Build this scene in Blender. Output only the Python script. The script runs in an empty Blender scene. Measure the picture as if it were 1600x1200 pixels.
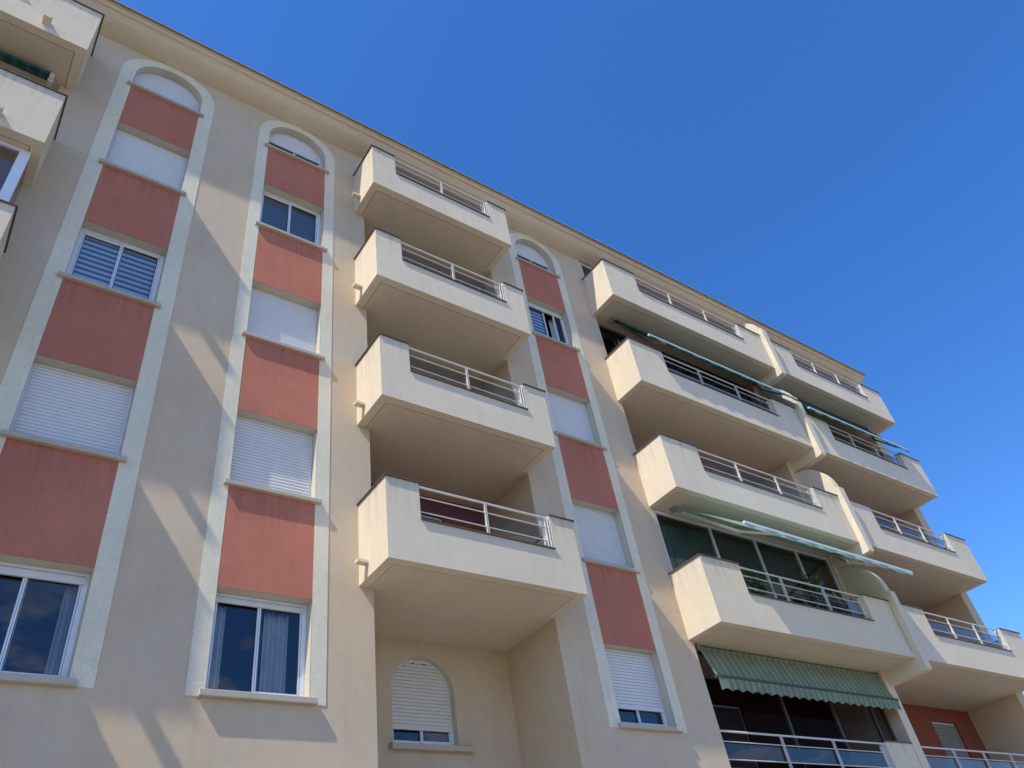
import bpy, math, random
from mathutils import Vector, Matrix
random.seed(7)
sc = bpy.context.scene
COL = sc.collection
H = 2.8
GZ = -6.28
R = math.radians

# ------------------------------------------------------------------ helpers
class MB:
    """collects boxes, strips and tubes; build() links them as one mesh object"""
    def __init__(s): s.v = []; s.f = []; s.m = []; s.cm = 0; s.smooth = False
    def face(s, pts):
        n = len(s.v); s.v += [tuple(p) for p in pts]; s.f.append(tuple(range(n, n+len(pts)))); s.m.append(s.cm)
    def box(s, x0, x1, y0, y1, z0, z1):
        n = len(s.v)
        s.v += [(x0,y0,z0),(x1,y0,z0),(x1,y1,z0),(x0,y1,z0),(x0,y0,z1),(x1,y0,z1),(x1,y1,z1),(x0,y1,z1)]
        for q in ((0,3,2,1),(4,5,6,7),(0,1,5,4),(1,2,6,5),(2,3,7,6),(3,0,4,7)):
            s.f.append(tuple(n+i for i in q)); s.m.append(s.cm)
    def prism_y(s, pts, y0, y1):
        """polygon in XZ extruded along Y"""
        n = len(s.v); k = len(pts)
        s.v += [(x,y0,z) for x,z in pts] + [(x,y1,z) for x,z in pts]
        s.f.append(tuple(range(n,n+k))); s.f.append(tuple(n+k+i for i in reversed(range(k)))); s.m += [s.cm]*2
        for i in range(k):
            j = (i+1)%k; s.f.append((n+i,n+k+i,n+k+j,n+j)); s.m.append(s.cm)
    def prism_x(s, pts, x0, x1):
        n = len(s.v); k = len(pts)
        s.v += [(x0,y,z) for y,z in pts] + [(x1,y,z) for y,z in pts]
        s.f.append(tuple(range(n,n+k))); s.f.append(tuple(n+k+i for i in reversed(range(k)))); s.m += [s.cm]*2
        for i in range(k):
            j = (i+1)%k; s.f.append((n+i,n+k+i,n+k+j,n+j)); s.m.append(s.cm)
    def tube(s, a, b, r, seg=8, r2=None):
        a = Vector(a); b = Vector(b); d = (b-a).normalized(); r2 = r if r2 is None else r2
        u = d.orthogonal().normalized(); w = d.cross(u); n = len(s.v)
        for P, rr in ((a,r),(b,r2)):
            for i in range(seg):
                t = 2*math.pi*i/seg; s.v.append(tuple(P + u*math.cos(t)*rr + w*math.sin(t)*rr))
        for i in range(seg):
            j = (i+1)%seg; s.f.append((n+i,n+j,n+seg+j,n+seg+i)); s.m.append(s.cm)
        s.f.append(tuple(n+i for i in reversed(range(seg)))); s.f.append(tuple(n+seg+i for i in range(seg))); s.m += [s.cm]*2
    def bar(s, a, b, w, h):
        """box along a-b; w horizontally, h vertically"""
        a = Vector(a); b = Vector(b); d = (b-a).normalized()
        side = d.cross(Vector((0,0,1)))
        if side.length < 1e-3: side = Vector((1,0,0))
        side.normalize(); up = side.cross(d); n = len(s.v)
        for P in (a,b):
            for i,j in ((-1,-1),(1,-1),(1,1),(-1,1)): s.v.append(tuple(P + side*i*w/2 + up*j*h/2))
        for q in ((0,3,2,1),(4,5,6,7),(0,1,5,4),(1,2,6,5),(2,3,7,6),(3,0,4,7)):
            s.f.append(tuple(n+i for i in q)); s.m.append(s.cm)
    def build(s, name, mats, parent=None, smooth=False, bevel=0, origin=None):
        me = bpy.data.meshes.new(name)
        o0 = Vector(origin) if origin is not None else Vector((0,0,0))
        me.from_pydata([tuple(Vector(v)-o0) for v in s.v], [], s.f)
        if not isinstance(mats, (list,tuple)): mats = [mats]
        for m in mats: me.materials.append(m)
        for p, k in zip(me.polygons, s.m): p.material_index = k; p.use_smooth = smooth
        me.update()
        o = bpy.data.objects.new(name, me); COL.objects.link(o); o.location = o0
        if parent is not None: attach(o, parent)
        if bevel:
            bv = o.modifiers.new('bevel','BEVEL'); bv.width = bevel; bv.segments = 2; bv.limit_method = 'ANGLE'
        return o
def world_of(o):
    v = Vector(o.location)
    while o.parent: o = o.parent; v = v + Vector(o.location)
    return v
def attach(o, parent):
    o.location = Vector(o.location) - world_of(parent); o.parent = parent
def thing(name, label, cat, loc, group=None):
    o = bpy.data.objects.new(name, None); COL.objects.link(o); o.location = loc
    o.empty_display_size = .2
    o['label'] = label; o['category'] = cat
    if group: o['group'] = group
    return o

# ---------------------------------------------------------------- materials
def nt(name):
    m = bpy.data.materials.new(name); m.use_nodes = True; t = m.node_tree
    b = t.nodes['Principled BSDF']; return m, t, b
def node(t, typ, **kw):
    n = t.nodes.new(typ)
    for k, v in kw.items(): setattr(n, k, v)
    return n
def coords(t, scale=(1,1,1)):
    g = node(t,'ShaderNodeNewGeometry'); mp = node(t,'ShaderNodeMapping'); mp.inputs['Scale'].default_value = scale
    t.links.new(g.outputs['Position'], mp.inputs['Vector']); return mp.outputs['Vector']
def noise(t, vec, scale, detail=4, rough=.6):
    n = node(t,'ShaderNodeTexNoise'); n.inputs['Scale'].default_value = scale; n.inputs['Detail'].default_value = detail
    n.inputs['Roughness'].default_value = rough
    if vec: t.links.new(vec, n.inputs['Vector'])
    return n.outputs['Fac']
def mrange(t, v, a, b, c, d):
    n = node(t,'ShaderNodeMapRange'); t.links.new(v, n.inputs['Value'])
    for k, x in zip(('From Min','From Max','To Min','To Max'), (a,b,c,d)): n.inputs[k].default_value = x
    return n.outputs['Result']
def math_(t, op, a, b=None):
    n = node(t,'ShaderNodeMath', operation=op)
    for i, x in enumerate((a,b)):
        if x is None: continue
        if isinstance(x,(int,float)): n.inputs[i].default_value = x
        else: t.links.new(x, n.inputs[i])
    return n.outputs[0]
def mixc(t, fac, a, b, blend='MIX'):
    n = node(t,'ShaderNodeMix', data_type='RGBA', blend_type=blend)
    for s, x in ((0,fac),(6,a),(7,b)):
        if isinstance(x,(int,float)): n.inputs[s].default_value = x
        elif isinstance(x,tuple): n.inputs[s].default_value = x+(1,)
        else: t.links.new(x, n.inputs[s])
    return n.outputs[2]
def stucco(name, col, var=.10, grain=130, bump=.35, warm=None, streak=.10, drip=None, dripk=.3):
    m, t, b = nt(name)
    v = coords(t)
    big = mrange(t, noise(t, v, .55, 5, .65), .3, .7, 1-var, 1+var)
    mid = mrange(t, noise(t, v, 5, 4, .7), .3, .7, 1-var*.45, 1+var*.45)
    fine = mrange(t, noise(t, v, grain*.55, 3, .7), .25, .75, 1-var*1.1, 1+var*1.1)
    sv = coords(t, (3.2,3.2,.22))
    st = mrange(t, noise(t, sv, 1.6, 5, .7), .52, .8, 1.0, 1-streak)
    k = math_(t,'MULTIPLY', math_(t,'MULTIPLY', math_(t,'MULTIPLY', big, mid), fine), st)
    if drip is not None:           # dirt washed down below sills and copings, storey by storey
        sx = node(t,'ShaderNodeSeparateXYZ'); t.links.new(v, sx.inputs[0])
        d = math_(t,'FRACT', math_(t,'DIVIDE', math_(t,'SUBTRACT', drip+28.0, sx.outputs['Z']), 2.8))
        near = mrange(t, d, 0, .24, 1, 0)
        dv = coords(t, (7,7,.35)); lines = mrange(t, noise(t, dv, 1.7, 4, .65), .46, .72, 0, 1)
        k = math_(t,'MULTIPLY', k, math_(t,'SUBTRACT', 1.0, math_(t,'MULTIPLY', math_(t,'MULTIPLY', near, lines), dripk)))
    c = node(t,'ShaderNodeVectorMath', operation='SCALE'); c.inputs[0].default_value = col
    t.links.new(k, c.inputs['Scale'])
    out = c.outputs['Vector']
    if warm:
        out = mixc(t, mrange(t, noise(t, v, .9, 3), .4, .65, 0, .8), out, mixc(t, 1., out, warm, 'MULTIPLY'))
    t.links.new(out, b.inputs['Base Color'])
    b.inputs['Roughness'].default_value = .93; b.inputs['Specular IOR Level'].default_value = .15
    bp = node(t,'ShaderNodeBump'); bp.inputs['Strength'].default_value = bump; bp.inputs['Distance'].default_value = .012
    t.links.new(noise(t, v, grain, 3, .75), bp.inputs['Height']); t.links.new(bp.outputs['Normal'], b.inputs['Normal'])
    return m
def plain(name, col, rough=.5, metal=0, var=.05, spec=.4):
    m, t, b = nt(name)
    v = coords(t)
    k = mrange(t, noise(t, v, 6, 4, .6), .3, .7, 1-var, 1+var)
    c = node(t,'ShaderNodeVectorMath', operation='SCALE'); c.inputs[0].default_value = col
    t.links.new(k, c.inputs['Scale']); t.links.new(c.outputs['Vector'], b.inputs['Base Color'])
    b.inputs['Roughness'].default_value = rough; b.inputs['Metallic'].default_value = metal; b.inputs['Specular IOR Level'].default_value = spec
    return m
def glassy(name, tint=(.75,.8,.82), ior=1.7, rough=.0, dark=0.0, ripple=.0):
    m = bpy.data.materials.new(name); m.use_nodes = True; t = m.node_tree; t.nodes.clear()
    o = node(t,'ShaderNodeOutputMaterial'); mx = node(t,'ShaderNodeMixShader'); fr = node(t,'ShaderNodeFresnel'); fr.inputs['IOR'].default_value = ior
    tr = node(t,'ShaderNodeBsdfTransparent'); tr.inputs['Color'].default_value = tint+(1,)
    gl = node(t,'ShaderNodeBsdfGlossy'); gl.inputs['Roughness'].default_value = rough; gl.inputs['Color'].default_value = (.95,.97,1,1)
    if ripple:
        bp = node(t,'ShaderNodeBump'); bp.inputs['Strength'].default_value = ripple; bp.inputs['Distance'].default_value = .02
        t.links.new(noise(t, coords(t), 1.3, 1, .4), bp.inputs['Height']); t.links.new(bp.outputs['Normal'], gl.inputs['Normal'])
    t.links.new(fr.outputs[0], mx.inputs[0]); t.links.new(tr.outputs[0], mx.inputs[1]); t.links.new(gl.outputs[0], mx.inputs[2])
    t.links.new(mx.outputs[0], o.inputs['Surface'])
    return m
def cloth(name, cols, period=.12, translucent=.35, axis='X'):
    """striped awning fabric, stripes across X of the object"""
    m = bpy.data.materials.new(name); m.use_nodes = True; t = m.node_tree; t.nodes.clear()
    o = node(t,'ShaderNodeOutputMaterial')
    tc = node(t,'ShaderNodeTexCoord'); sp = node(t,'ShaderNodeSeparateXYZ'); t.links.new(tc.outputs['Object'], sp.inputs[0])
    x = sp.outputs[axis]
    fr = math_(t,'FRACT', math_(t,'DIVIDE', x, period))
    base = mixc(t, math_(t,'GREATER_THAN', fr, .5), cols[0], cols[1])
    l1 = math_(t,'LESS_THAN', math_(t,'ABSOLUTE', math_(t,'SUBTRACT', fr, .12)), .025)
    l2 = math_(t,'LESS_THAN', math_(t,'ABSOLUTE', math_(t,'SUBTRACT', fr, .24)), .02)
    l3 = math_(t,'LESS_THAN', math_(t,'ABSOLUTE', math_(t,'SUBTRACT', fr, .36)), .015)
    ln = math_(t,'MAXIMUM', math_(t,'MAXIMUM', l1, l2), l3)
    c = mixc(t, ln, base, cols[2])
    dirt = mrange(t, noise(t, coords(t), 3.0, 4, .6), .3, .7, .84, 1.1)
    sc_ = node(t,'ShaderNodeVectorMath', operation='SCALE'); t.links.new(c, sc_.inputs[0]); t.links.new(dirt, sc_.inputs['Scale'])
    d = node(t,'ShaderNodeBsdfDiffuse'); tl = node(t,'ShaderNodeBsdfTranslucent'); mx = node(t,'ShaderNodeMixShader'); mx.inputs[0].default_value = translucent
    t.links.new(sc_.outputs[0], d.inputs['Color']); t.links.new(sc_.outputs[0], tl.inputs['Color'])
    t.links.new(d.outputs[0], mx.inputs[1]); t.links.new(tl.outputs[0], mx.inputs[2]); t.links.new(mx.outputs[0], o.inputs['Surface'])
    return m

WALL   = stucco('beige_render', (.67,.55,.395), .075, 120, 1.0, warm=(1.05,.97,.88))
BALC   = stucco('cream_render', (.80,.69,.515), .06, 130, .9, streak=.08, drip=1.595, dripk=.26)
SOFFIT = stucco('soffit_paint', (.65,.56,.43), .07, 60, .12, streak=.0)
BAND   = stucco('pale_band_render', (.81,.74,.56), .09, 70, 1.0, streak=.10)
REVEAL = stucco('reveal_paint', (.60,.55,.43), .05, 60, .2, streak=.04)
RED    = stucco('terracotta_render', (.57,.21,.14), .10, 120, 1.0, streak=.12, drip=1.455, dripk=.30)
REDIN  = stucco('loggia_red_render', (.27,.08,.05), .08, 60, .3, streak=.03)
SILLM  = stucco('sill_stone', (.50,.43,.34), .08, 50, .25, streak=.06)
COPE   = plain('brown_coping', (.11,.085,.07), .55)
WHITE  = plain('white_lacquer', (.66,.63,.58), .4)
PVC    = plain('white_pvc', (.74,.77,.82), .3)
SHUT   = plain('shutter_white', (.70,.69,.665), .5, var=.03)
GROOVE2 = plain('slat_groove_pale', (.62,.63,.64), .8)
GROOVE = plain('slat_groove', (.40,.41,.42), .8)
SHUTG  = plain('shutter_cream', (.66,.63,.57), .5, var=.03)
DARK   = plain('dark_gap', (.02,.02,.022), .7)
STEEL  = plain('grey_metal', (.42,.43,.44), .35, .7)
GASK   = plain('grey_gasket', (.10,.105,.11), .7)
ZINC   = plain('zinc_edge', (.36,.335,.31), .5, .2)
TILE   = stucco('roof_tile', (.42,.20,.11), .15, 30, .5)
GLASS  = glassy('window_glass', (.88,.92,.95), 1.8, ripple=.02)
RGLASS = glassy('rail_glass', (.60,.63,.62), 1.28, ripple=.01)
RGLASSB = glassy('rail_glass_clear', (.45,.48,.50), 1.6, ripple=.01)
CURT   = plain('net_curtain', (.70,.70,.72), .9)
BLIND  = plain('blue_grey_blind', (.78,.88,.96), .7)
GREYB  = plain('grey_blind', (.86,.92,.92), .7)
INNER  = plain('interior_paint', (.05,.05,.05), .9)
MAROON = plain('maroon_shutter', (.10,.025,.035), .6)
REDSHADE = stucco('shaded_red_render', (.055,.018,.014), .08, 60, .2, streak=0)  # loggia red with the dimness of the deep recesses put into its colour
GREYS = plain('grey_shutter', (.30,.285,.265), .6)
SMOKE  = plain('brown_shutter', (.09,.075,.065), .6)
AWNG   = cloth('green_striped_canvas', ((.24,.33,.24),(.26,.31,.20),(.56,.60,.50)), .175, .25)
AWND   = cloth('dark_green_canvas', ((.055,.15,.125),(.045,.12,.10),(.10,.20,.16)), .20, .28)
AWNL   = cloth('pale_green_canvas', ((.50,.66,.54),(.48,.64,.52),(.54,.68,.57)), .20, .38)
DARKG  = plain('dark_seam', (.06,.085,.065), .8)
PALEB  = plain('pale_bar', (.66,.72,.66), .4)
EDGEB  = plain('mint_bar', (.52,.68,.60), .4)
LEAF   = plain('leaf_green', (.05,.09,.03), .7, var=.35)
LEAFD  = plain('dry_leaf', (.20,.19,.13), .8, var=.35)
POT    = plain('clay_pot', (.30,.14,.08), .8, var=.1)
BLUECL = plain('light_blue_cotton', (.20,.36,.62), .9, var=.1)
NAVY   = plain('navy_canvas', (.03,.045,.13), .9, var=.15)
TEAL   = plain('teal_cotton', (.12,.25,.30), .9, var=.1)

# ------------------------------------------------------------------ building
bld = thing('apartment_building', 'beige five storey apartment building with terracotta window panels, cream balconies and pale arched bands', 'building', (12.,5.,GZ))
def bp(mb, name, mat, parent=None, **k):
    mb_origin = k.pop('origin', None)
    return mb.build(name, mat, parent or bld, origin=mb_origin, **k)

COLS = [(2.10,3.33,1.86,3.575),(4.70,5.93,4.49,6.14),(10.955,12.16,10.715,12.385)]
SB, ST = -1.26, 1.53          # opening bottoms
ROWS = [(-1.26,0.0),(1.53,2.8),(4.33,5.6),(7.13,8.4)]
ARCH_Z, SPR, PEAK = 9.68, 10.13, 10.70
OSPR, OPEAK = 10.13, 10.885
RD = .19                       # window reveal depth
A0, A1, AR = 6.6, 10.02, 6.82
B0, B1, BR, BRE = 13.085, 19.25, 13.2, 19.10
C0, C1, CR, CRE = 19.47, 25.41, 19.40, 25.30
D0, D1, DR, DRE = -4.7, 1.34, -4.5, 1.12
BACK = 1.39
TOP = 10.9
XL, XR = -9.0, 25.75

def ellipse(cx, hw, z0, z1, n=28):
    return [(cx - hw*math.cos(math.pi*i/n), z0 + (z1-z0)*math.sin(math.pi*i/n)) for i in range(n+1)]

def wall_cells(mb, x0, x1, z0, z1, holes, y):
    xs = sorted(set([x0,x1]+[h[0] for h in holes]+[h[1] for h in holes])); zs = sorted(set([z0,z1]+[h[2] for h in holes]+[h[3] for h in holes]))
    xs = [x for x in xs if x0<=x<=x1]; zs = [z for z in zs if z0<=z<=z1]
    for i in range(len(xs)-1):
        run = None
        for j in range(len(zs)-1):
            cx, cz = (xs[i]+xs[i+1])/2, (zs[j]+zs[j+1])/2
            hole = any(h[0]<cx<h[1] and h[2]<cz<h[3] for h in holes)
            if not hole:
                if run is None: run = zs[j]
            if hole or j == len(zs)-2:
                e = zs[j] if hole else zs[j+1]
                if run is not None: mb.face([(xs[i],y,run),(xs[i+1],y,run),(xs[i+1],y,e),(xs[i],y,e)]); run = None

facade = MB(); holes = []
for a, b, _, _ in COLS:
    for z0, z1 in ROWS: holes.append((a,b,z0,z1))
    holes.append((a,b,ARCH_Z,PEAK))
    # infill round the arch head
    e = ellipse((a+b)/2, (b-a)/2, SPR, PEAK)
    for (xa,za),(xb,zb_) in zip(e, e[1:]):
        facade.face([(xa,0,za),(xb,0,zb_),(xb,0,PEAK),(xa,0,PEAK)])
for l, r in ((AR,A1),(BR,BRE),(CR,CRE),(DR,DRE)): holes.append((l,r,GZ,TOP))
wall_cells(facade, XL, XR, GZ, 11.05, holes, 0.0)
# side walls, rear wall, roof deck: the closed shell of the building
facade.face([(XR,0,GZ),(XR,11,GZ),(XR,11,11.05),(XR,0,11.05)])
facade.face([(XL,0,GZ),(XL,0,11.05),(XL,11,11.05),(XL,11,GZ)])
facade.face([(XR,11,GZ),(XL,11,GZ),(XL,11,11.05),(XR,11,11.05)])
facade.face([(XL,0,11.04),(XR,0,11.04),(XR,11,11.04),(XL,11,11.04)])
bp(facade, 'facade_wall', WALL)

# recesses (loggias): side walls and ceiling
arch_w = (7.80, 8.90)
for (l, r, nm) in ((AR,A1,'a'),(BR,BRE,'b'),(CR,CRE,'c'),(DR,DRE,'d')):
    m = MB()
    m.face([(l,0,GZ),(l,BACK,GZ),(l,BACK,TOP),(l,0,TOP)])
    m.face([(r,0,GZ),(r,0,TOP),(r,BACK,TOP),(r,BACK,GZ)])
    m.face([(l,0,TOP),(l,BACK,TOP),(r,BACK,TOP),(r,0,TOP)])
    bp(m, 'loggia_side_wall', WALL)
# back walls by storey
def back(l, r, z0, z1, mat, door=None, dm=None, lab=None):
    m = MB()
    hs = [door] if door else []
    wall_cells(m, l, r, z0, z1, hs, BACK)
    if door:
        a, b, c, d = door; y = BACK
        for q in ([(a,y,c),(a,y+.12,c),(a,y+.12,d),(a,y,d)], [(b,y,c),(b,y,d),(b,y+.12,d),(b,y+.12,c)],
                  [(a,y,d),(a,y+.12,d),(b,y+.12,d),(b,y,d)], [(a,y,c),(b,y,c),(b,y+.12,c),(a,y+.12,c)]): m.face(q)
    w = bp(m, 'loggia_back_wall', mat)
    if door and dm: french_door(w, *door, dm)
    return w
def slats(m, x0, x1, y, z0, z1, pitch=.052, depth=.011, clip=None):
    n = max(1, round((z1-z0)/pitch)); p = (z1-z0)/n
    for i in range(n):
        a = z0+i*p; b = a+p
        xa, xb = x0, x1
        if clip:
            xa, xb = clip(b)
            if xb-xa < .03: continue
        zm = a + p*.82
        m.face([(xa,y,a),(xb,y,a),(xb,y-depth*.6,(a+zm)/2),(xa,y-depth*.6,(a+zm)/2)])
        m.face([(xa,y-depth*.6,(a+zm)/2),(xb,y-depth*.6,(a+zm)/2),(xb,y-depth*.2,zm),(xa,y-depth*.2,zm)])
        m.face([(xa,y-depth*.2,zm),(xb,y-depth*.2,zm),(xb,y+depth*.7,zm+.003),(xa,y+depth*.7,zm+.003)])
        m.cm = 1
        m.face([(xa,y+depth*.7,zm+.003),(xb,y+depth*.7,zm+.003),(xb,y,b),(xa,y,b)]); m.cm = 0
def french_door(parent, a, b, c, d, mat):
    y = BACK+.06
    f = MB()
    f.box(a,a+.05,y,y+.05,c,d); f.box(b-.05,b,y,y+.05,c,d); f.box(a+.05,b-.05,y,y+.05,d-.05,d); f.box((a+b)/2-.035,(a+b)/2+.035,y-.002,y+.048,c,d-.05)
    bp(f, 'door_frame', PVC, parent)
    s = MB(); slats(s, a+.05, b-.05, y-.02, c, d-.05, .055)
    bp(s, 'door_shutter', [mat, DARK], parent)

Z0 = .307
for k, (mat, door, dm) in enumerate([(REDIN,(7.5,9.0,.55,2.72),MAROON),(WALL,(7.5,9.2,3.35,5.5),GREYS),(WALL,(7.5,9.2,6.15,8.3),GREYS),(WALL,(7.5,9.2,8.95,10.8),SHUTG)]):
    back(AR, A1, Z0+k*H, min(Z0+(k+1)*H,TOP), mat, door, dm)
for k in range(-1, 4):
    back(BR, BRE, Z0+k*H, min(Z0+(k+1)*H,TOP), {-1:REDSHADE,2:REDSHADE}.get(k, REDIN), (13.7,15.8,Z0+k*H+.25,Z0+k*H+2.3), SMOKE)
    back(CR, CRE, Z0+k*H, min(Z0+(k+1)*H,TOP), REDSHADE if k == 2 else REDIN, (23.15,24.35,Z0+k*H+.25,Z0+k*H+2.45), GREYS)
    back(DR, DRE, Z0+k*H, min(Z0+(k+1)*H,TOP), WALL, (-3.5,-1.2,Z0+k*H+.25,Z0+k*H+2.3), SHUTG)
for l, r in ((BR,BRE),(CR,CRE),(DR,DRE)): back(l, r, GZ, Z0-H, WALL)

# recess wall under stack A with its arched window
m = MB(); a, b = arch_w; zs_, zp = -1.26, .05; spr = -.48
wall_cells(m, AR, A1, GZ, Z0, [(a,b,zs_,zp)], BACK)
e = ellipse((a+b)/2, (b-a)/2, spr, zp)
for (xa,za),(xb,zb_) in zip(e, e[1:]): m.face([(xa,BACK,za),(xb,BACK,zb_),(xb,BACK,zp),(xa,BACK,zp)])
bp(m, 'loggia_back_wall', WALL)

# interior floors (dark rooms behind the glass)
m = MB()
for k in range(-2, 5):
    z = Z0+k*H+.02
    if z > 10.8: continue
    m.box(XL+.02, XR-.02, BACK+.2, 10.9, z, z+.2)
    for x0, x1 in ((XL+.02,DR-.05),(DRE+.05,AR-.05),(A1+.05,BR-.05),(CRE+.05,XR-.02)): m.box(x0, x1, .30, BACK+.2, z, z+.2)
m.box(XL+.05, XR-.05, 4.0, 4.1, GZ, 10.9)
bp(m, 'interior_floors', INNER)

# ---- window surrounds (pale arched bands), panels and windows
def reveal(m, a, b, z0, z1, y0=0.0, y1=RD):
    m.face([(a,y0,z0),(a,y1,z0),(a,y1,z1),(a,y0,z1)]); m.face([(b,y0,z0),(b,y0,z1),(b,y1,z1),(b,y1,z0)])
    m.face([(a,y0,z1),(a,y1,z1),(b,y1,z1),(b,y0,z1)]); m.face([(a,y0,z0),(b,y0,z0),(b,y1,z0),(a,y1,z0)])
def arch_reveal(m, a, b, z0, spr, pk, y0, y1):
    m.face([(a,y0,z0),(a,y1,z0),(a,y1,spr),(a,y0,spr)]); m.face([(b,y0,z0),(b,y0,spr),(b,y1,spr),(b,y1,z0)])
    m.face([(a,y0,z0),(b,y0,z0),(b,y1,z0),(a,y1,z0)])
    e = ellipse((a+b)/2,(b-a)/2,spr,pk)
    for (xa,za),(xb,zb_) in zip(e, e[1:]): m.face([(xa,y0,za),(xa,y1,za),(xb,y1,zb_),(xb,y0,zb_)])
T = .007
for ci, (a, b, l, r) in enumerate(COLS):
    cx = (a+b)/2
    m = MB(); zb0 = -1.334
    m.box(l, a, -T, .001, zb0, SPR); m.box(b, r, -T, .001, zb0, SPR)
    n = 28; ei = ellipse(cx, (b-a)/2, SPR, PEAK, n); eo = ellipse((l+r)/2, (r-l)/2, OSPR, OPEAK, n)
    for i in range(n):
        m.face([(ei[i][0],-T,ei[i][1]),(eo[i][0],-T,eo[i][1]),(eo[i+1][0],-T,eo[i+1][1]),(ei[i+1][0],-T,ei[i+1][1])])
        m.face([(eo[i][0],-T,eo[i][1]),(eo[i][0],.001,eo[i][1]),(eo[i+1][0],.001,eo[i+1][1]),(eo[i+1][0],-T,eo[i+1][1])])
    m.cm = 1
    for z0, z1 in ROWS: reveal(m, a, b, z0, z1, -T, RD)
    arch_reveal(m, a, b, ARCH_Z, SPR, PEAK, -T, RD)
    bp(m, 'window_surround', [BAND, REVEAL])
    for k, (z0, z1) in enumerate([(0,1.455),(2.8,4.255),(5.6,7.055),(8.4,9.605)]):
        p = MB(); p.box(a, b, -T*.6, .0008, z0, z1); bp(p, 'terracotta_panel', RED)

def sill(parent, a, b, zt, big=False, y=0.0):
    m = MB(); h = .085 if big else .075; e = .075; p = .07 if not big else .075
    m.prism_x([(y-p,zt-h),(y+.02 if False else y-.0005,zt-h),(y-.0005,zt+.0),(y-p,zt-.012)], a-e, b+e)
    m.prism_x([(y-.0004,zt-h*.5),(y+RD-.02,zt-h*.5),(y+RD-.02,zt+.004),(y-.0004,zt+.001)], a+.001, b-.001)
    bp(m, 'window_sill', SILLM, parent, bevel=.006)

def window(a, b, z0, z1, kind, y=RD, shut=0.0, arch=None):
    """kind: 'shut' closed roller shutter, 'glass' sliding sashes; shut = share of the opening the shutter covers"""
    f = MB(); fw = .045
    z0f = z0+.006
    cx = (a+b)/2
    if arch:
        spr, pk = arch
        f.box(a+.003,a+fw,y-.03,y+.02,z0f,spr); f.box(b-fw,b-.003,y-.03,y+.02,z0f,spr); f.box(a+fw,b-fw,y-.03,y+.02,z0f,z0f+fw)
        ei = ellipse(cx,(b-a)/2-fw,spr,pk-fw); eo = ellipse(cx,(b-a)/2,spr,pk)
        for i in range(len(ei)-1):
            f.face([(ei[i][0],y-.03,ei[i][1]),(eo[i][0],y-.03,eo[i][1]),(eo[i+1][0],y-.03,eo[i+1][1]),(ei[i+1][0],y-.03,ei[i+1][1])])
    else:
        f.box(a+.003,a+fw,y-.03,y+.02,z0f,z1-.003); f.box(b-fw,b-.003,y-.03,y+.02,z0f,z1-.003)
        f.box(a+fw,b-fw,y-.03,y+.02,z1-fw,z1-.003); f.box(a+fw,b-fw,y-.03,y+.02,z0f,z0f+fw)
    w = bp(f, 'window', PVC)
    ia, ib, ja, jb = a+fw, b-fw, z0f+fw, z1-fw
    if arch:
        hw = (b-a)/2-.012; spr, pk = arch; pk = pk+fw-.012
        def clip(z):
            if z <= spr: return cx-hw, cx+hw
            q = 1-((z-spr)/(pk-fw-spr))**2
            if q <= 0: return cx, cx
            q = math.sqrt(q); return cx-hw*q, cx+hw*q
    else: clip = None
    zlow = z0f+fw + (1-shut)*(jb-ja) if shut < 1 else z0f+fw*.3
    if shut > 0:
        s = MB()
        slats(s, ia-.01, ib+.01, y-.035, zlow+.035, jb if not arch else pk-fw-.005, .0535, .011, clip)
        s.box(ia, ib, y-.05, y-.02, zlow, zlow+.035)
        bp(s, 'roller_shutter', [SHUT if y < .5 else SHUTG, GROOVE if z0 < 2 else (SHUT if z0 > 7 else GROOVE2)], w)
    if shut < .98:
        # two sliding sashes with their panes
        sw = .042; zt = min(jb, zlow if shut > .3 else jb)
        zt2 = zt + .05 if shut > .3 else zt
        for i, (u0, u1, yy) in enumerate(((ia, cx+.03, y+.012),(cx-.03, ib, y-.012))):
            if kind == 'open' and i == 1: u0, u1 = cx+.28, ib
            q = MB()
            q.box(u0,u0+sw,yy-.012,yy+.012,ja,zt2); q.box(u1-sw,u1,yy-.012,yy+.012,ja,zt2); q.box(u0+sw,u1-sw,yy-.012,yy+.012,ja,ja+sw)
            if shut <= .3: q.box(u0+sw,u1-sw,yy-.012,yy+.012,zt2-sw,zt2)
            q.cm = 1; e0, e1, f0, f1 = u0+sw, u1-sw, ja+sw, zt2-(sw if shut<=.3 else 0); gk = .009; yq = yy-.006
            q.box(e0,e0+gk,yq,yy+.004,f0,f1); q.box(e1-gk,e1,yq,yy+.004,f0,f1); q.box(e0+gk,e1-gk,yq,yy+.004,f0,f0+gk); q.box(e0+gk,e1-gk,yq,yy+.004,f1-gk,f1)
            q.box(u0+sw*.45,u0+sw*.55,yy-.0135,yy-.011,ja+.004,zt2-.004); q.box(u1-sw*.55,u1-sw*.45,yy-.0135,yy-.011,ja+.004,zt2-.004)
            sa = bp(q, 'sash', [PVC, GASK], w)
            g = MB(); g.face([(u0+sw,yy,ja+sw),(u1-sw,yy,ja+sw),(u1-sw,yy,zt2-(sw if shut<=.3 else 0)),(u0+sw,yy,zt2-(sw if shut<=.3 else 0))])
            bp(g, 'pane', GLASS, w)
    return w

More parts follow.
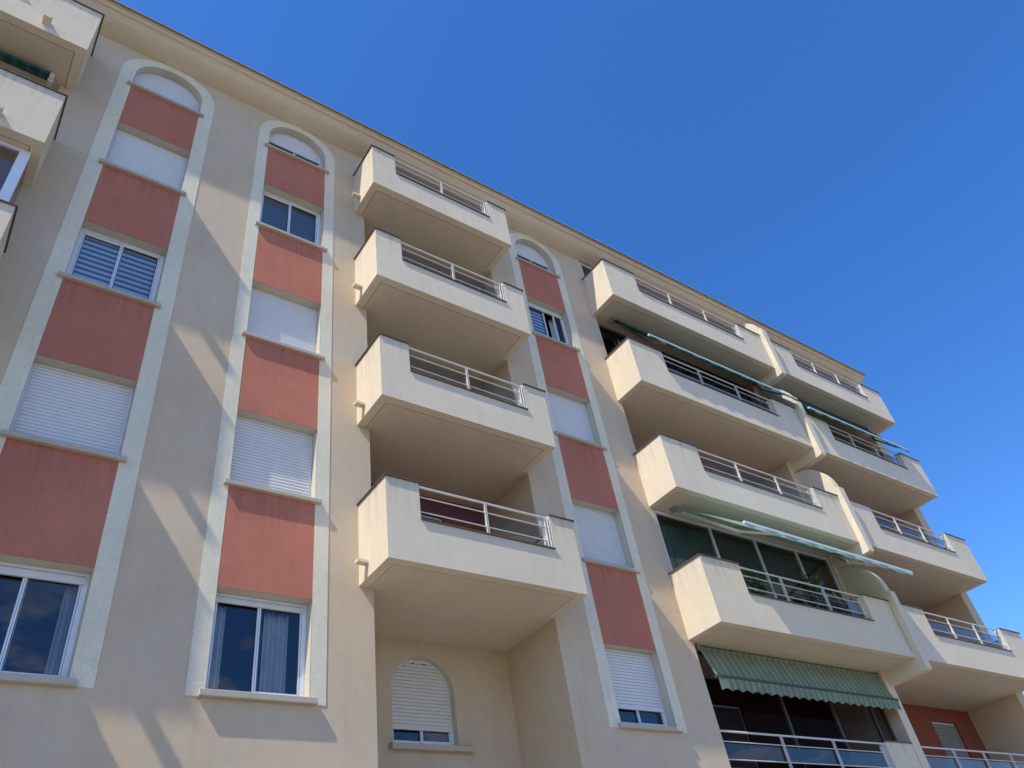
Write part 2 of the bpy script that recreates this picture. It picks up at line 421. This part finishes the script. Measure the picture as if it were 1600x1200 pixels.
def blind(parent, a, b, z0, z1, y, mat, zebra=False):
    m = MB()
    if zebra:
        z = z1
        while z > z0+.02: m.face([(a,y,z-.062),(b,y,z-.062),(b,y+.004,z),(a,y+.004,z)]); z -= .108
        m.cm = 1; m.face([(a,y+.012,z0),(b,y+.012,z0),(b,y+.012,z1),(a,y+.012,z1)])
        bp(m, 'zebra_blind', [mat, BLINDN], parent)
    else:
        z = z1
        while z > z0: m.face([(a,y,z-.024),(b,y,z-.024),(b,y+.012,z),(a,y+.012,z)]); z -= .026
        bp(m, 'venetian_blind', mat, parent)
BLINDN = plain('blind_net', (.16,.26,.42), .8)
def curtain(parent, a, b, z0, z1, y, mat, folds=5, amp=.03):
    m = MB(); n = folds*8; prev = None
    for i in range(n+1):
        t = i/n; x = a+(b-a)*t; yy = y+amp*math.sin(t*folds*2*math.pi)+amp*.4*math.sin(t*17)
        cur = ((x,yy,z0),(x,yy,z1))
        if prev: m.face([prev[0],cur[0],cur[1],prev[1]])
        prev = cur
    bp(m, 'curtain', mat, parent, smooth=True)

spec = {  # column, row -> (kind, shutter share)
 (0,0):('glass',.09),(0,1):('shut',1),(0,2):('glass',0),(0,3):('shut',1),
 (1,0):('glass',.07),(1,1):('shut',1),(1,2):('shut',1),(1,3):('glass',0),
 (2,0):('glass',.80),(2,1):('shut',1),(2,2):('shut',1),(2,3):('open',.10)}
for (c, r), (kind, s) in spec.items():
    a, b = COLS[c][:2]; z0, z1 = ROWS[r]
    w = window(a, b, z0, z1, kind, RD, s)
    sill(w, a, b, z0, big=(r == 0))
    if (c,r) == (0,2): blind(w, a+.06, b-.06, z0+.05, z1-.06, RD+.035, BLIND, True)
    if (c,r) == (1,3): blind(w, a+.06, b-.06, z0+.05, z1-.06, RD+.035, GREYB)
    if (c,r) == (2,3): blind(w, a+.06, (a+b)/2, z0+.05, z1-.10, RD+.035, BLIND, True); curtain(w, b-.30, b-.08, z0+.05, z1-.1, RD+.16, CURT, 3, .02)
    if (c,r) == (1,0): curtain(w, a+.07, a+.24, z0+.04, z1-.1, RD+.14, CURT, 3, .02); curtain(w, b-.50, b-.18, z0+.04, z1-.1, RD+.14, CURT, 5, .02)
    if (c,r) == (0,0): curtain(w, b-.20, b-.07, z0+.04, z1-.1, RD+.14, CURT, 3, .02); curtain(w, a+.07, a+.25, z0+.04, z1-.1, RD+.14, CURT, 3, .02)
for c, s in ((0,.93),(1,.60),(2,.60)):
    a, b = COLS[c][:2]
    w = window(a, b, ARCH_Z, PEAK, 'glass', RD, s if s < .9 else 1, (SPR, PEAK)); sill(w, a, b, ARCH_Z)
# arched window in the recess
m = MB(); a, b = arch_w; arch_reveal(m, a, b, -1.26, -.48, .05, BACK, BACK+.14)
rv = bp(m, 'window_surround', REVEAL)
w = window(a, b, -1.26, .05, 'glass', BACK+.14, .85, (-.48,.05))
m = MB(); m.prism_x([(BACK-.10,-1.355),(BACK-.0005,-1.355),(BACK-.0005,-1.26),(BACK-.10,-1.275)], a-.07, b+.22); bp(m, 'window_sill', SILLM, w, bevel=.006)

# ---- cornice and roof
prof = [(0,10.88),(-.05,10.882),(-.16,10.892),(-.27,10.915),(-.36,10.955),(-.43,11.01),(-.455,11.03),(-.455,11.045),(-.515,11.055),(-.53,11.075),(-.53,11.10),(-.575,11.105),(-.575,11.14),(0,11.14)]
m = MB(); m.prism_x([(y-.0005,z) for y,z in prof], XL-.3, XR+.05); bp(m, 'cornice', BALC)
m = MB(); m.box(XL-.32, XR+.08, -.63, .0, 11.142, 11.156); m.box(XL-.32, XR+.08, -.63,-.622, 11.12, 11.142); bp(m, 'roof_edge', ZINC)
m = MB()
m.face([(XL-.3,-.60,11.17),(XR+.06,-.60,11.17),(XR+.06,5.5,12.6),(XL-.3,5.5,12.6)])
m.face([(XL-.3,5.5,12.6),(XR+.06,5.5,12.6),(XR+.06,11.4,11.17),(XL-.3,11.4,11.17)])
x = XL-.25
while x < XR:                      # ends of the tile rows
    m.tube((x,-.60,11.166),(x,.3,11.38),.034,8); x += .23
bp(m, 'tiled_roof', TILE)

# ---- balconies
def balcony(x0, x1, yf, k, ox0, ox1, posts, rl, rr, spout=None, zlow=.985, glass=True, slot=False, flush=False, label=None, open_left=False):
    zb = Z0+k*H; zt = zb+1.288; zo = zlow+k*H
    th = .15
    m = MB()
    # front parapet with the railing opening cut in its top
    xr_ = x1-.035 if slot else x1
    pts = [(x0,zb),(x1,zb),(x1,zb+.12),(xr_,zb+.12),(xr_,zt-.12),(x1,zt-.12),(x1,zt),(ox1,zt),(ox1,zo),(ox0,zo),(ox0,zt),(x0,zt)]
    if open_left: pts = pts[:9]+[(x0,zo)]
    m.prism_y(pts, yf, yf+th)
    if not flush:
        m.box(x0, x0+th, yf+th, -.001, zb, zt); m.box(x1-th, x1, yf+th, -.001, zb, zt)
    b = bp(m, 'balcony', BALC)
    if label: b['label'] = label
    # slab with the drip groove just inside the border
    s = MB()
    if not flush: s.box(x0+th+.001, x1-th-.001, yf+th+.001, 0, zb+.035, zb+.2)
    s.box(rl+.001, rr-.001, 0.0 if not flush else yf+th+.001, BACK-.001, zb+.0 , zb+.2)
    if not flush: s.box(x0+th+.012, x1-th-.012, yf+th+.012, -.0005, zb+.002, zb+.0345)
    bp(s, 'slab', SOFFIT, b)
    # brown metal coping
    c = MB(); o = .028; ct = .018
    if flush:
        c.box(ox1, x1, yf-o, yf+th+.02, zt, zt+ct)
    else:
        c.box(x0-o, ox0, yf-o, yf+th+.02, zt, zt+ct); c.box(ox1, x1+o, yf-o, yf+th+.02, zt, zt+ct)
        c.box(x0-o, x0+th+.02, yf+th+.02, 0, zt, zt+ct); c.box(x1-th-.02, x1+o, yf+th+.02, 0, zt, zt+ct)
    c.box(ox0+.001, ox1-.001, yf-o, yf+th+.02, zo, zo+ct)
    bp(c, 'coping', COPE, b)
    # railing
    r = MB(); yr = yf+.045
    r.tube((ox0, yr, zt-.028), (ox1, yr, zt-.028), .0185, 10)
    r.tube((ox0, yr, zt-.195), (ox1, yr, zt-.195), .0095, 8)
    r.tube((ox0, yr, zo+.165), (ox1, yr, zo+.165), .0105, 8)
    for p in posts:
        r.box(p-.004, p+.004, yr-.02, yr+.02, zo+ct, zt-.04); r.box(p+.024, p+.032, yr-.02, yr+.02, zo+ct, zt-.04)
        r.box(p-.02, p+.055, yr-.04, yr+.04, zo+ct, zo+ct+.012)
    e = ox1-.075
    r.box(e-.004, e+.004, yr-.02, yr+.02, zo+ct, zt-.04); r.box(e+.040, e+.048, yr-.02, yr+.02, zo+ct, zt-.01)
    r.tube((e+.044, yr-.03, zt-.02), (e+.044, yr-.03, zo+.03), .008, 6)
    bp(r, 'railing', WHITE, b)
    g = MB(); g.prism_y([(e-.055,zt-.08),(e-.012,zt-.06),(e-.002,zt-.2),(e-.015,zo+.06),(e-.05,zo+.06),(e-.045,zt-.3)], yr+.02, yr+.055)
    bp(g, 'wind_clip', WHITE, b)
    if glass:
        g = MB(); ed = [ox0+.01]+list(posts)+[e-.06]
        for u, v in zip(ed, ed[1:]): g.face([(u+.02,yr+.03,zo+.16),(v-.02,yr+.03,zo+.16),(v-.02,yr+.03,zt-.20),(u+.02,yr+.03,zt-.20)])
        bp(g, 'glass_panel', RGLASSB if (flush or x0 > 19) else RGLASS, b)
    if spout == 'side':
        g = MB(); g.box(x0-.16, x0+.0, -.30, -.20, zb+.20, zb+.245)
        bp(g, 'drain_spout', BALC, b)
    if spout == 'front':
        g = MB(); g.box(.63, .75, yf-.16, yf, zb+.17, zb+.28)
        bp(g, 'drain_spout', BALC, b)
    return b
for k in range(4):
    balcony(A0, A1, -.854, k, 7.14, 9.525, [8.30], AR, A1, 'side')
    balcony(B0, B1, -.81, k, 14.18, 18.24, [15.44,16.82], BR, BRE, slot=True)
    balcony(C0, C1, -.81, k, 20.67, 24.32, [21.75,22.97], CR, CRE)
    balcony(D0, D1, -.854, k, -3.4, .30, [-2.1,-.9], DR, DRE, 'front')
# the flush ground balconies below stacks B and C
for x0, x1, o0, o1, ps in ((BR+.002,BRE-.002,BR+.003,18.13,[14.85,16.4]),(CR+.002,CRE-.002,CR+.003,25.0,[20.75,22.05,23.3,24.4])):
    balcony(x0, x1, .012, -1, o0, o1, ps, x0, x1, flush=True, open_left=True, zlow=.95)

# ---- dividing fins between the two right hand stacks
for k in range(4):
    zb = Z0+k*H; zt = zb+1.288; base = 1.80+k*H
    pts = [(-.002,zb-.30),(-.90,zb-.30),(-.95,zb-.27),(-.95,base),(-.87,base)]
    n = 14; zpk = min(2.76+k*H, 10.87)
    for i in range(1,n+1):
        t = math.pi/2*i/n; pts.append((-.87*math.cos(t)-.002, base+(zpk-base)*math.sin(t)))
    m = MB(); m.prism_x(pts, 19.252, 19.468); bp(m, 'divider_fin', BALC)
m = MB(); m.box(BRE+.001, CR-.001, -.004, BACK, GZ, TOP-.002); bp(m, 'divider_wall', BALC)

DFRAME = plain('dark_frame', (.09,.08,.07), .5)
# ---- glazed screens of enclosed balconies
NGLASS = glassy('clear_dim_glass', (.7,.7,.7), 1.06)
DGLASS = glassy('tinted_glass', (.45,.47,.47), 1.36)
def screen(x0, x1, y, z0, z1, mull, curt=None, wide=.05, fm=None, gm=None):
    f = MB(); f.box(x0,x1,y-.03,y+.03,z1-.06,z1); f.box(x0,x1,y-.03,y+.03,z0,z0+.06)
    f.box(x0,x0+.055,y-.03,y+.03,z0+.06,z1-.06); f.box(x1-.055,x1,y-.03,y+.03,z0+.06,z1-.06)
    for q in mull: f.box(q-wide/2,q+wide/2,y-.035,y+.03,z0+.06,z1-.06)
    w = bp(f, 'glazed_screen', fm or PVC)
    g = MB(); ed = [x0]+list(mull)+[x1]
    for u, v in zip(ed, ed[1:]): g.face([(u+.02,y,z0+.06),(v-.02,y,z0+.06),(v-.02,y,z1-.06),(u+.02,y,z1-.06)])
    bp(g, 'pane', gm or GLASS, w)
    return w
w = screen(BR+.01, BRE-.01, .06, Z0+.2, 3.09, [14.87,16.34,17.83])
GCURT = plain('green_curtain', (.10,.19,.15), .9, var=.15)
curtain(w, 13.3, 14.8, .6, 2.95, .22, GCURT, 9, .035); curtain(w, 15.1, 17.6, .6, 2.2, .5, GCURT, 15, .03)
screen(BR+.01, BRE-.01, .30, Z0+.2-H, Z0-.02, [15.6,17.2,18.6], wide=.04, fm=DFRAME, gm=NGLASS)
screen(BR+.01, BRE-.01, .20, Z0+.2+2*H, Z0-.02+3*H, [14.7,16.2,17.7], wide=.05, fm=DFRAME, gm=DGLASS)
screen(CR+.01, CRE-.01, .60, Z0+.2+2*H, Z0-.02+3*H, [20.9,22.4,23.9], wide=.05, fm=DFRAME, gm=DGLASS)
screen(BR+.01, 14.9, .06, Z0+8.6, 10.86, [14.05])
screen(D0+.3, 1.22, -.58, Z0+5.6-1.5, Z0+5.595, [-3.2,-1.9,-.6,.45], wide=.08)
m = MB(); m.box(1.09,1.222,-.615,-.55,4.42,5.85); bp(m, 'screen_post', PVC)
m = MB(); m.box(1.214,1.222,-.549,-.01,4.42,5.85); bp(m, 'screen_side_panel', GLASS)

# ------------------------------------------------------------------ awnings
def wavy_valance(x0, x1, y, z, drop, wave, n_sub=8, tilt=0.0, ztilt=0.0):
    m = MB(); n = int((x1-x0)/wave*n_sub); prev = None
    for i in range(n+1):
        x = x0+(x1-x0)*i/n; ph = 2*math.pi*(x-x0)/wave
        zt_ = z+ztilt*(x-x0); d = drop + .018*math.cos(ph)
        yy = y + .012*math.sin(ph+.5)
        cur = ((x-x0,0,zt_-z),(x-x0,(yy-y)*.6,zt_-z-d*.5),(x-x0,(yy-y)+tilt,zt_-z-d))
        if prev:
            m.face([prev[1],cur[1],cur[0],prev[0]]); m.face([prev[2],cur[2],cur[1],prev[1]])
        prev = cur
    return m
def awning(label, x0, x1, y0, z0, y1, z1, fab, val, drop=.13, wave=.16, sag=.02, arms=True, group=None, drop_z=0.0, bar=WHITE, roller=True, folded_arm=False):
    t = thing('awning', label, 'awning', ((x0+x1)/2, y0, z0), group)
    m = MB(); nx, ny = 60, 8; P = []
    for j in range(ny+1):
        v = j/ny
        for i in range(nx+1):
            u = i/nx; x = x0+(x1-x0)*u
            zz = z0+(z1-z0)*v - sag*math.sin(math.pi*v) + drop_z*u*v + .006*math.sin(u*23+v*2)*math.sin(math.pi*v)
            P.append((x-x0, y0+(y1-y0)*v - y0, zz - z0))
    for j in range(ny):
        for i in range(nx):
            a = j*(nx+1)+i; m.face([P[a],P[a+1],P[a+nx+2],P[a+nx+1]])
    m.v = [tuple(p) for p in m.v]
    f = m.build('fabric', fab); f.location = (x0,y0,z0); attach(f, t)
    vm = wavy_valance(x0, x1, y1-.03, z1-.01, drop, wave, ztilt=drop_z/(x1-x0))
    v = vm.build('valance', val, smooth=True); v.location = (x0, y1-.03, z1-.012); attach(v, t)
    b = MB(); b.bar((x0-.04,y1-.012,z1+.002),(x1+.04,y1-.012,z1+.002+drop_z),.045,.05); b.build('front_bar', bar, t)
    if roller:
        b = MB(); b.tube((x0-.03,y0+.03,z0),(x1+.03,y0+.03,z0),.045,12); b.build('roller', fab, t, smooth=False)
    for s in (0,1):
        xx = x0-.05 if s == 0 else x1+.05
        b = MB(); b.box(xx-.03,xx+.03,y0-.05,y0+.12,z0-.07,z0+.075); b.tube((xx-.045,y0+.02,z0-.04),(xx+.05,y0+.02,z0-.04),.018,8); b.build('bracket', STEEL, t)
    if arms:
        for s in (0,1):
            xa = x0+.12 if s == 0 else x1-.12; sg = 1 if s == 0 else -1
            L = .78 if folded_arm else .45
            el = (xa+sg*L, (y0+y1)/2+.10, (z0+z1)/2-.12); wr = (xa+sg*(L*1.0 if not folded_arm else .95), y1+.02, z1-.02+drop_z*s)
            b = MB(); b.bar((xa,y0,z0-.08), el, .035, .06); b.tube((el[0],el[1],el[2]-.04),(el[0],el[1],el[2]+.04),.03,8); b.bar(el, wr, .03, .045)
            b.build('folding_arm', WHITE if folded_arm else STEEL, t)
    return t
G = 'green awnings of the right hand balconies'
awning('pale green awning pulled far out under the second balcony, beside the enclosed glazed balcony', 13.66, 19.19, -.22, 3.085, -1.60, 1.955, AWNL, AWNL, .08, .62, .0, folded_arm=True, drop_z=-.06, group=G, bar=PALEB)
awning('narrow dark green awning under the uppermost balcony, left of the divider fin', 13.66, 19.15, -.18, 8.65, -1.0, 7.36, AWND, AWND, .06, .6, .02, group=G, bar=EDGEB)
awning('dark green awning under the uppermost balcony at the far right corner of the building', 19.65, 24.55, -.20, 8.65, -1.0, 7.22, AWND, AWND, .05, .6, .02, group=G, bar=EDGEB)
awning('green striped awning with scalloped valance hanging steeply over the lowest dark balcony', 13.42, 19.05, .10, .25, -.10, -.36, AWNG, AWNG, .21, .27, .0, arms=False, group=G, bar=DARKG)
# rolled awning under the upper left balcony
t = thing('awning', 'rolled up dark green awning under the top balcony at the left edge', 'awning', (-1.6,-.1,8.6), G)
m = MB(); m.tube((-4.2,-.15,8.58),(.93,-.15,8.58),.075,12); m.build('fabric_roll', AWND, t)
m = MB(); m.box(-4.2,.93,-.26,-.225,8.50,8.56); m.build('front_bar', AWND, t)
for x in (-4.25,.98):
    m = MB(); m.box(x-.03,x+.03,-.2,-.02,8.50,8.66); m.tube((x-.04,-.15,8.49),(x+.04,-.15,8.49),.02,8); m.build('bracket', WHITE, t)

# ------------------------------------------------------------------ plants and small things on balconies
def plant(label, x, y, zfloor, h, spread, mat, n=90, blade=False, pot=True, w=.035):
    t = thing('potted_plant', label, 'plant', (x,y,zfloor))
    if pot:
        m = MB(); m.tube((x,y,zfloor+.0),(x,y,zfloor+.30),.12,14,.17); m.tube((x,y,zfloor+.27),(x,y,zfloor+.31),.185,14); m.build('pot', POT, t)
    m = MB()
    for i in range(n):
        a = random.uniform(0,2*math.pi); r = spread*math.sqrt(random.random()); z = zfloor+.32+(h-.32)*random.uniform(.15,1)
        p = Vector((x+r*math.cos(a)*.8, y+r*math.sin(a)*.5, z))
        if blade:
            base = Vector((x,y,zfloor+.32)); tip = Vector((x+r*math.cos(a)*1.3, y+r*math.sin(a)*.8, z)); mid = (base+tip)/2+Vector((0,0,.12))
            s = (tip-base).cross(Vector((0,0,1))); s = s.normalized()*w*.5 if s.length > 1e-4 else Vector((w*.5,0,0))
            m.face([base-s*.4,base+s*.4,mid+s,mid-s]); m.face([mid-s,mid+s,tip])
        else:
            d = Vector((random.gauss(0,1),random.gauss(0,1),random.gauss(0,1))).normalized(); u = d.orthogonal().normalized()
            L = random.uniform(.05,.10); q = d.cross(u)
            m.face([p-u*L, p-q*L*.45, p+u*L, p+q*L*.45])
    if not blade:
        for i in range(7):
            a = random.uniform(0,6.28); r = spread*.6; m.tube((x,y,zfloor+.25),(x+r*math.cos(a)*.8,y+r*math.sin(a)*.5,zfloor+h*random.uniform(.7,.95)),.008,5,.004)
    m.build('foliage', mat, t); return t
F = Z0+.2
plant('dry spiky plant in the shaded left corner behind the second highest right hand parapet', 13.55, -.30, F+2*H, 1.55, .40, LEAFD, 60, True)
plant('dark bushy plant behind the railing at the right end of the third middle balcony', 9.35, -.30, F+2*H, 1.36, .28, LEAF, 160)
plant('dark leafy plant behind the railing of the enclosed balcony, left of the railing post', 15.2, -.35, F, 1.32, .30, LEAF, 160)
plant('tall dark leafy plant beside the drying rack on the enclosed balcony', 17.1, -.40, F, 1.50, .35, LEAF, 200)
plant('yellow green leafy plant in the right corner of the enclosed balcony beside the fin', 18.35, -.40, F, 1.20, .22, plain('olive_leaf',(.12,.13,.03),.7,var=.3), 120)
plant('small sprig of a plant on the lowest balcony behind its rail at the left end', 13.75, .50, F-H, 1.40, .15, LEAF, 40)
# shirt on a drying stand, blue cloth
t = thing('drying_rack', 'white folding drying rack standing behind the railing of the enclosed balcony', 'drying rack', (17.8,-.35,F))
m = MB()
for x in (17.35,18.25):
    m.tube((x,-.55,F),(x,-.18,F+1.52),.01,6); m.tube((x,-.15,F),(x,-.50,F+1.1),.01,6)
m.tube((17.35,-.18,F+1.52),(18.25,-.18,F+1.52),.01,6); m.tube((17.35,-.28,F+1.3),(18.25,-.28,F+1.3),.008,6)
m.build('frame', WHITE, t)
def hung(name, label, cat, x0, x1, y, zt, zb_, mat, sleeves=False):
    m = MB(); n = 22; prev = None
    for i in range(n+1):
        u = i/n; x = x0+(x1-x0)*u; fold = .02*math.sin(u*19)+.012*math.sin(u*41)
        sh = .07*abs(u-.5)*2 if sleeves else 0
        cur = [(x, y+fold*.3, zt-sh), (x, y+fold, (zt+zb_)/2), (x+.02*math.sin(u*9), y+fold*1.3, zb_+.02*math.sin(u*13))]
        if prev:
            for j in range(2): m.face([prev[j+1],cur[j+1],cur[j],prev[j]])
        prev = cur
    if sleeves:
        for sg, xe in ((-1,x0),(1,x1)):
            m.face([(xe,y,zt-.07),(xe+sg*.16,y-.02,zt-.26),(xe+sg*.06,y-.02,zt-.32),(xe,y,zt-.24)])
    o = m.build(name, mat, None, smooth=True, origin=((x0+x1)/2,y,zb_)); o['label'] = label; o['category'] = cat; return o
hung('shirt', 'light blue shirt hanging on the drying rack beneath the green awning', 'shirt', 17.45, 17.80, -.20, F+1.50, F+.85, BLUECL, True)
hung('towel', 'dark navy towel hanging on the drying rack beside the light blue shirt', 'towel', 17.92, 18.22, -.20, F+1.50, F+.8, NAVY)
hung('beach_towel', 'blue towel behind the right end of the railing, low on the enclosed balcony', 'towel', 17.85, 18.2, -.62, F+1.0, F+.55, BLUECL)
hung('laundry_sheet', 'blue and teal cloth behind the railing near the far right corner, under the dark awning', 'laundry', 23.6, 24.3, -.15, F+2*H+1.30, F+2*H+.5, TEAL)
# folded navy parasol right of the lowest fin
t = thing('folded_parasol', 'folded navy parasol leaning behind the arched top of the lowest divider fin', 'parasol', (19.85,-.35,F))
m = MB(); m.tube((19.85,-.35,F),(20.0,-.30,F+2.25),.02,8); m.build('pole', WHITE, t)
m = MB(); seg = 16; rings = [(1.15,.05),(1.25,.15),(1.6,.19),(1.95,.15),(2.2,.03)]
for (h0,r0),(h1,r1) in zip(rings, rings[1:]):
    for i in range(seg):
        q = []
        for (h,r,j) in ((h0,r0,i),(h0,r0,i+1),(h1,r1,i+1),(h1,r1,i)):
            a = 2*math.pi*j/seg; rr = r*(1+.22*(j%2)); q.append((19.85+.15*h/2.25+rr*math.cos(a), -.35+.05*h/2.25+rr*math.sin(a), F+h))
        m.face(q)
m.build('canopy', NAVY, t)
t = thing('clothes_horse', 'thin white clothes airer leaning behind the highest railing at the far right', 'clothes airer', (22.4,-.45,F+3*H))
m = MB()
for dx in (0,.25,.5,.75): m.tube((21.9+dx,-.55,F+3*H),(22.15+dx,-.45,F+3*H+1.02),.008,6)
m.tube((21.9,-.55,F+3*H+.05),(22.65,-.55,F+3*H+.05),.008,6); m.tube((22.15,-.45,F+3*H+1.0),(22.9,-.45,F+3*H+1.0),.008,6)
m.tube((21.9,-.4,F+3*H+.3),(22.9,-.5,F+3*H+.95),.007,6)
m.build('frame', WHITE, t)

# ------------------------------------------------------------------ ground
m = MB(); m.face([(-400,-400,GZ-.12),(400,-400,GZ-.12),(400,400,GZ-.12),(-400,400,GZ-.12)])
g = m.build('ground', stucco('sandy_ground', (.27,.235,.19), .15, 8, .3, streak=0)); g['kind'] = 'structure'
m = MB(); m.box(-40,60,-13,11.5,GZ-.119,GZ-.001); g = m.build('pavement', stucco('pale_pavement', (.30,.27,.225), .12, 20, .3, streak=0)); g['kind'] = 'structure'
m = MB(); m.box(-120,140,-21,-13.02,GZ-.118,GZ-.112); g = m.build('road', stucco('asphalt', (.055,.055,.057), .15, 40, .4, streak=0)); g['kind'] = 'structure'

# ------------------------------------------------------------------ camera
cam = bpy.data.cameras.new('camera'); co = bpy.data.objects.new('camera', cam); COL.objects.link(co); sc.camera = co
cam.sensor_width = 36; cam.lens = 1202.34/1600*36; cam.clip_end = 2000
yaw, pit, rol = .72483153, .69805407, -.18266154
fw = Vector((math.sin(yaw)*math.cos(pit), math.cos(yaw)*math.cos(pit), math.sin(pit)))
r0 = Vector((math.cos(yaw), -math.sin(yaw), 0)); u0 = r0.cross(fw)
c, s = math.cos(rol), math.sin(rol); rr = r0*c + u0*s; uu = u0*c - r0*s
M = Matrix(((rr.x,uu.x,-fw.x,2.16307),(rr.y,uu.y,-fw.y,-8.88049),(rr.z,uu.z,-fw.z,-4.68131),(0,0,0,1)))
co.matrix_world = M

# ------------------------------------------------------------------ light
sv = Vector((-3.85,-1.0,5.5)).normalized()
sun = bpy.data.lights.new('sun','SUN'); sun.energy = 5.0; sun.angle = R(.53); sun.color = (1.0,.93,.81)
so = bpy.data.objects.new('sun', sun); COL.objects.link(so); so.rotation_euler = sv.to_track_quat('Z','Y').to_euler(); so.location = (-20,-20,30)
w = bpy.data.worlds.new('World'); sc.world = w; w.use_nodes = True; t = w.node_tree; t.nodes.clear()
out = node(t,'ShaderNodeOutputWorld'); bg = node(t,'ShaderNodeBackground'); sky = node(t,'ShaderNodeTexSky')
sky.sky_type = 'NISHITA'; sky.sun_disc = False; sky.sun_elevation = math.asin(sv.z); sky.sun_rotation = math.atan2(sv.x, sv.y)
sky.air_density = 1.0; sky.dust_density = .3; sky.ozone_density = 3.0; sky.altitude = 100
hs = node(t,'ShaderNodeHueSaturation'); hs.inputs['Saturation'].default_value = 1.27; hs.inputs['Value'].default_value = 1.25
t.links.new(sky.outputs[0], hs.inputs['Color'])
# clouds low in the sky behind the viewer (what the window panes mirror)
tc = node(t,'ShaderNodeTexCoord'); sp = node(t,'ShaderNodeSeparateXYZ'); t.links.new(tc.outputs['Generated'], sp.inputs[0])
mp = node(t,'ShaderNodeMapping'); mp.inputs['Scale'].default_value = (1,1,2.2); t.links.new(tc.outputs['Generated'], mp.inputs['Vector'])
cl = mrange(t, noise(t, mp.outputs['Vector'], 6.5, 8, .62), .50, .64, 0, 1)
band = math_(t,'MULTIPLY', mrange(t, sp.outputs['Z'], .0, .12, 1, 1), mrange(t, sp.outputs['Z'], .36, .50, 1, 0))
south = mrange(t, sp.outputs['Y'], -.1, -.4, 0, 1)
fac = math_(t,'MULTIPLY', math_(t,'MULTIPLY', cl, band), south)
mx = mixc(t, fac, mixc(t, 1.0, hs.outputs[0], (.94,1.02,1.27), 'MULTIPLY'), (6.5,6.8,7.4))
t.links.new(mx, bg.inputs['Color']); bg.inputs['Strength'].default_value = .15
t.links.new(bg.outputs[0], out.inputs['Surface'])

sc.view_settings.view_transform = 'Standard'; sc.view_settings.look = 'None'; sc.view_settings.exposure = 0; sc.view_settings.gamma = 1
sc.cycles.max_bounces = 8; sc.cycles.transparent_max_bounces = 12
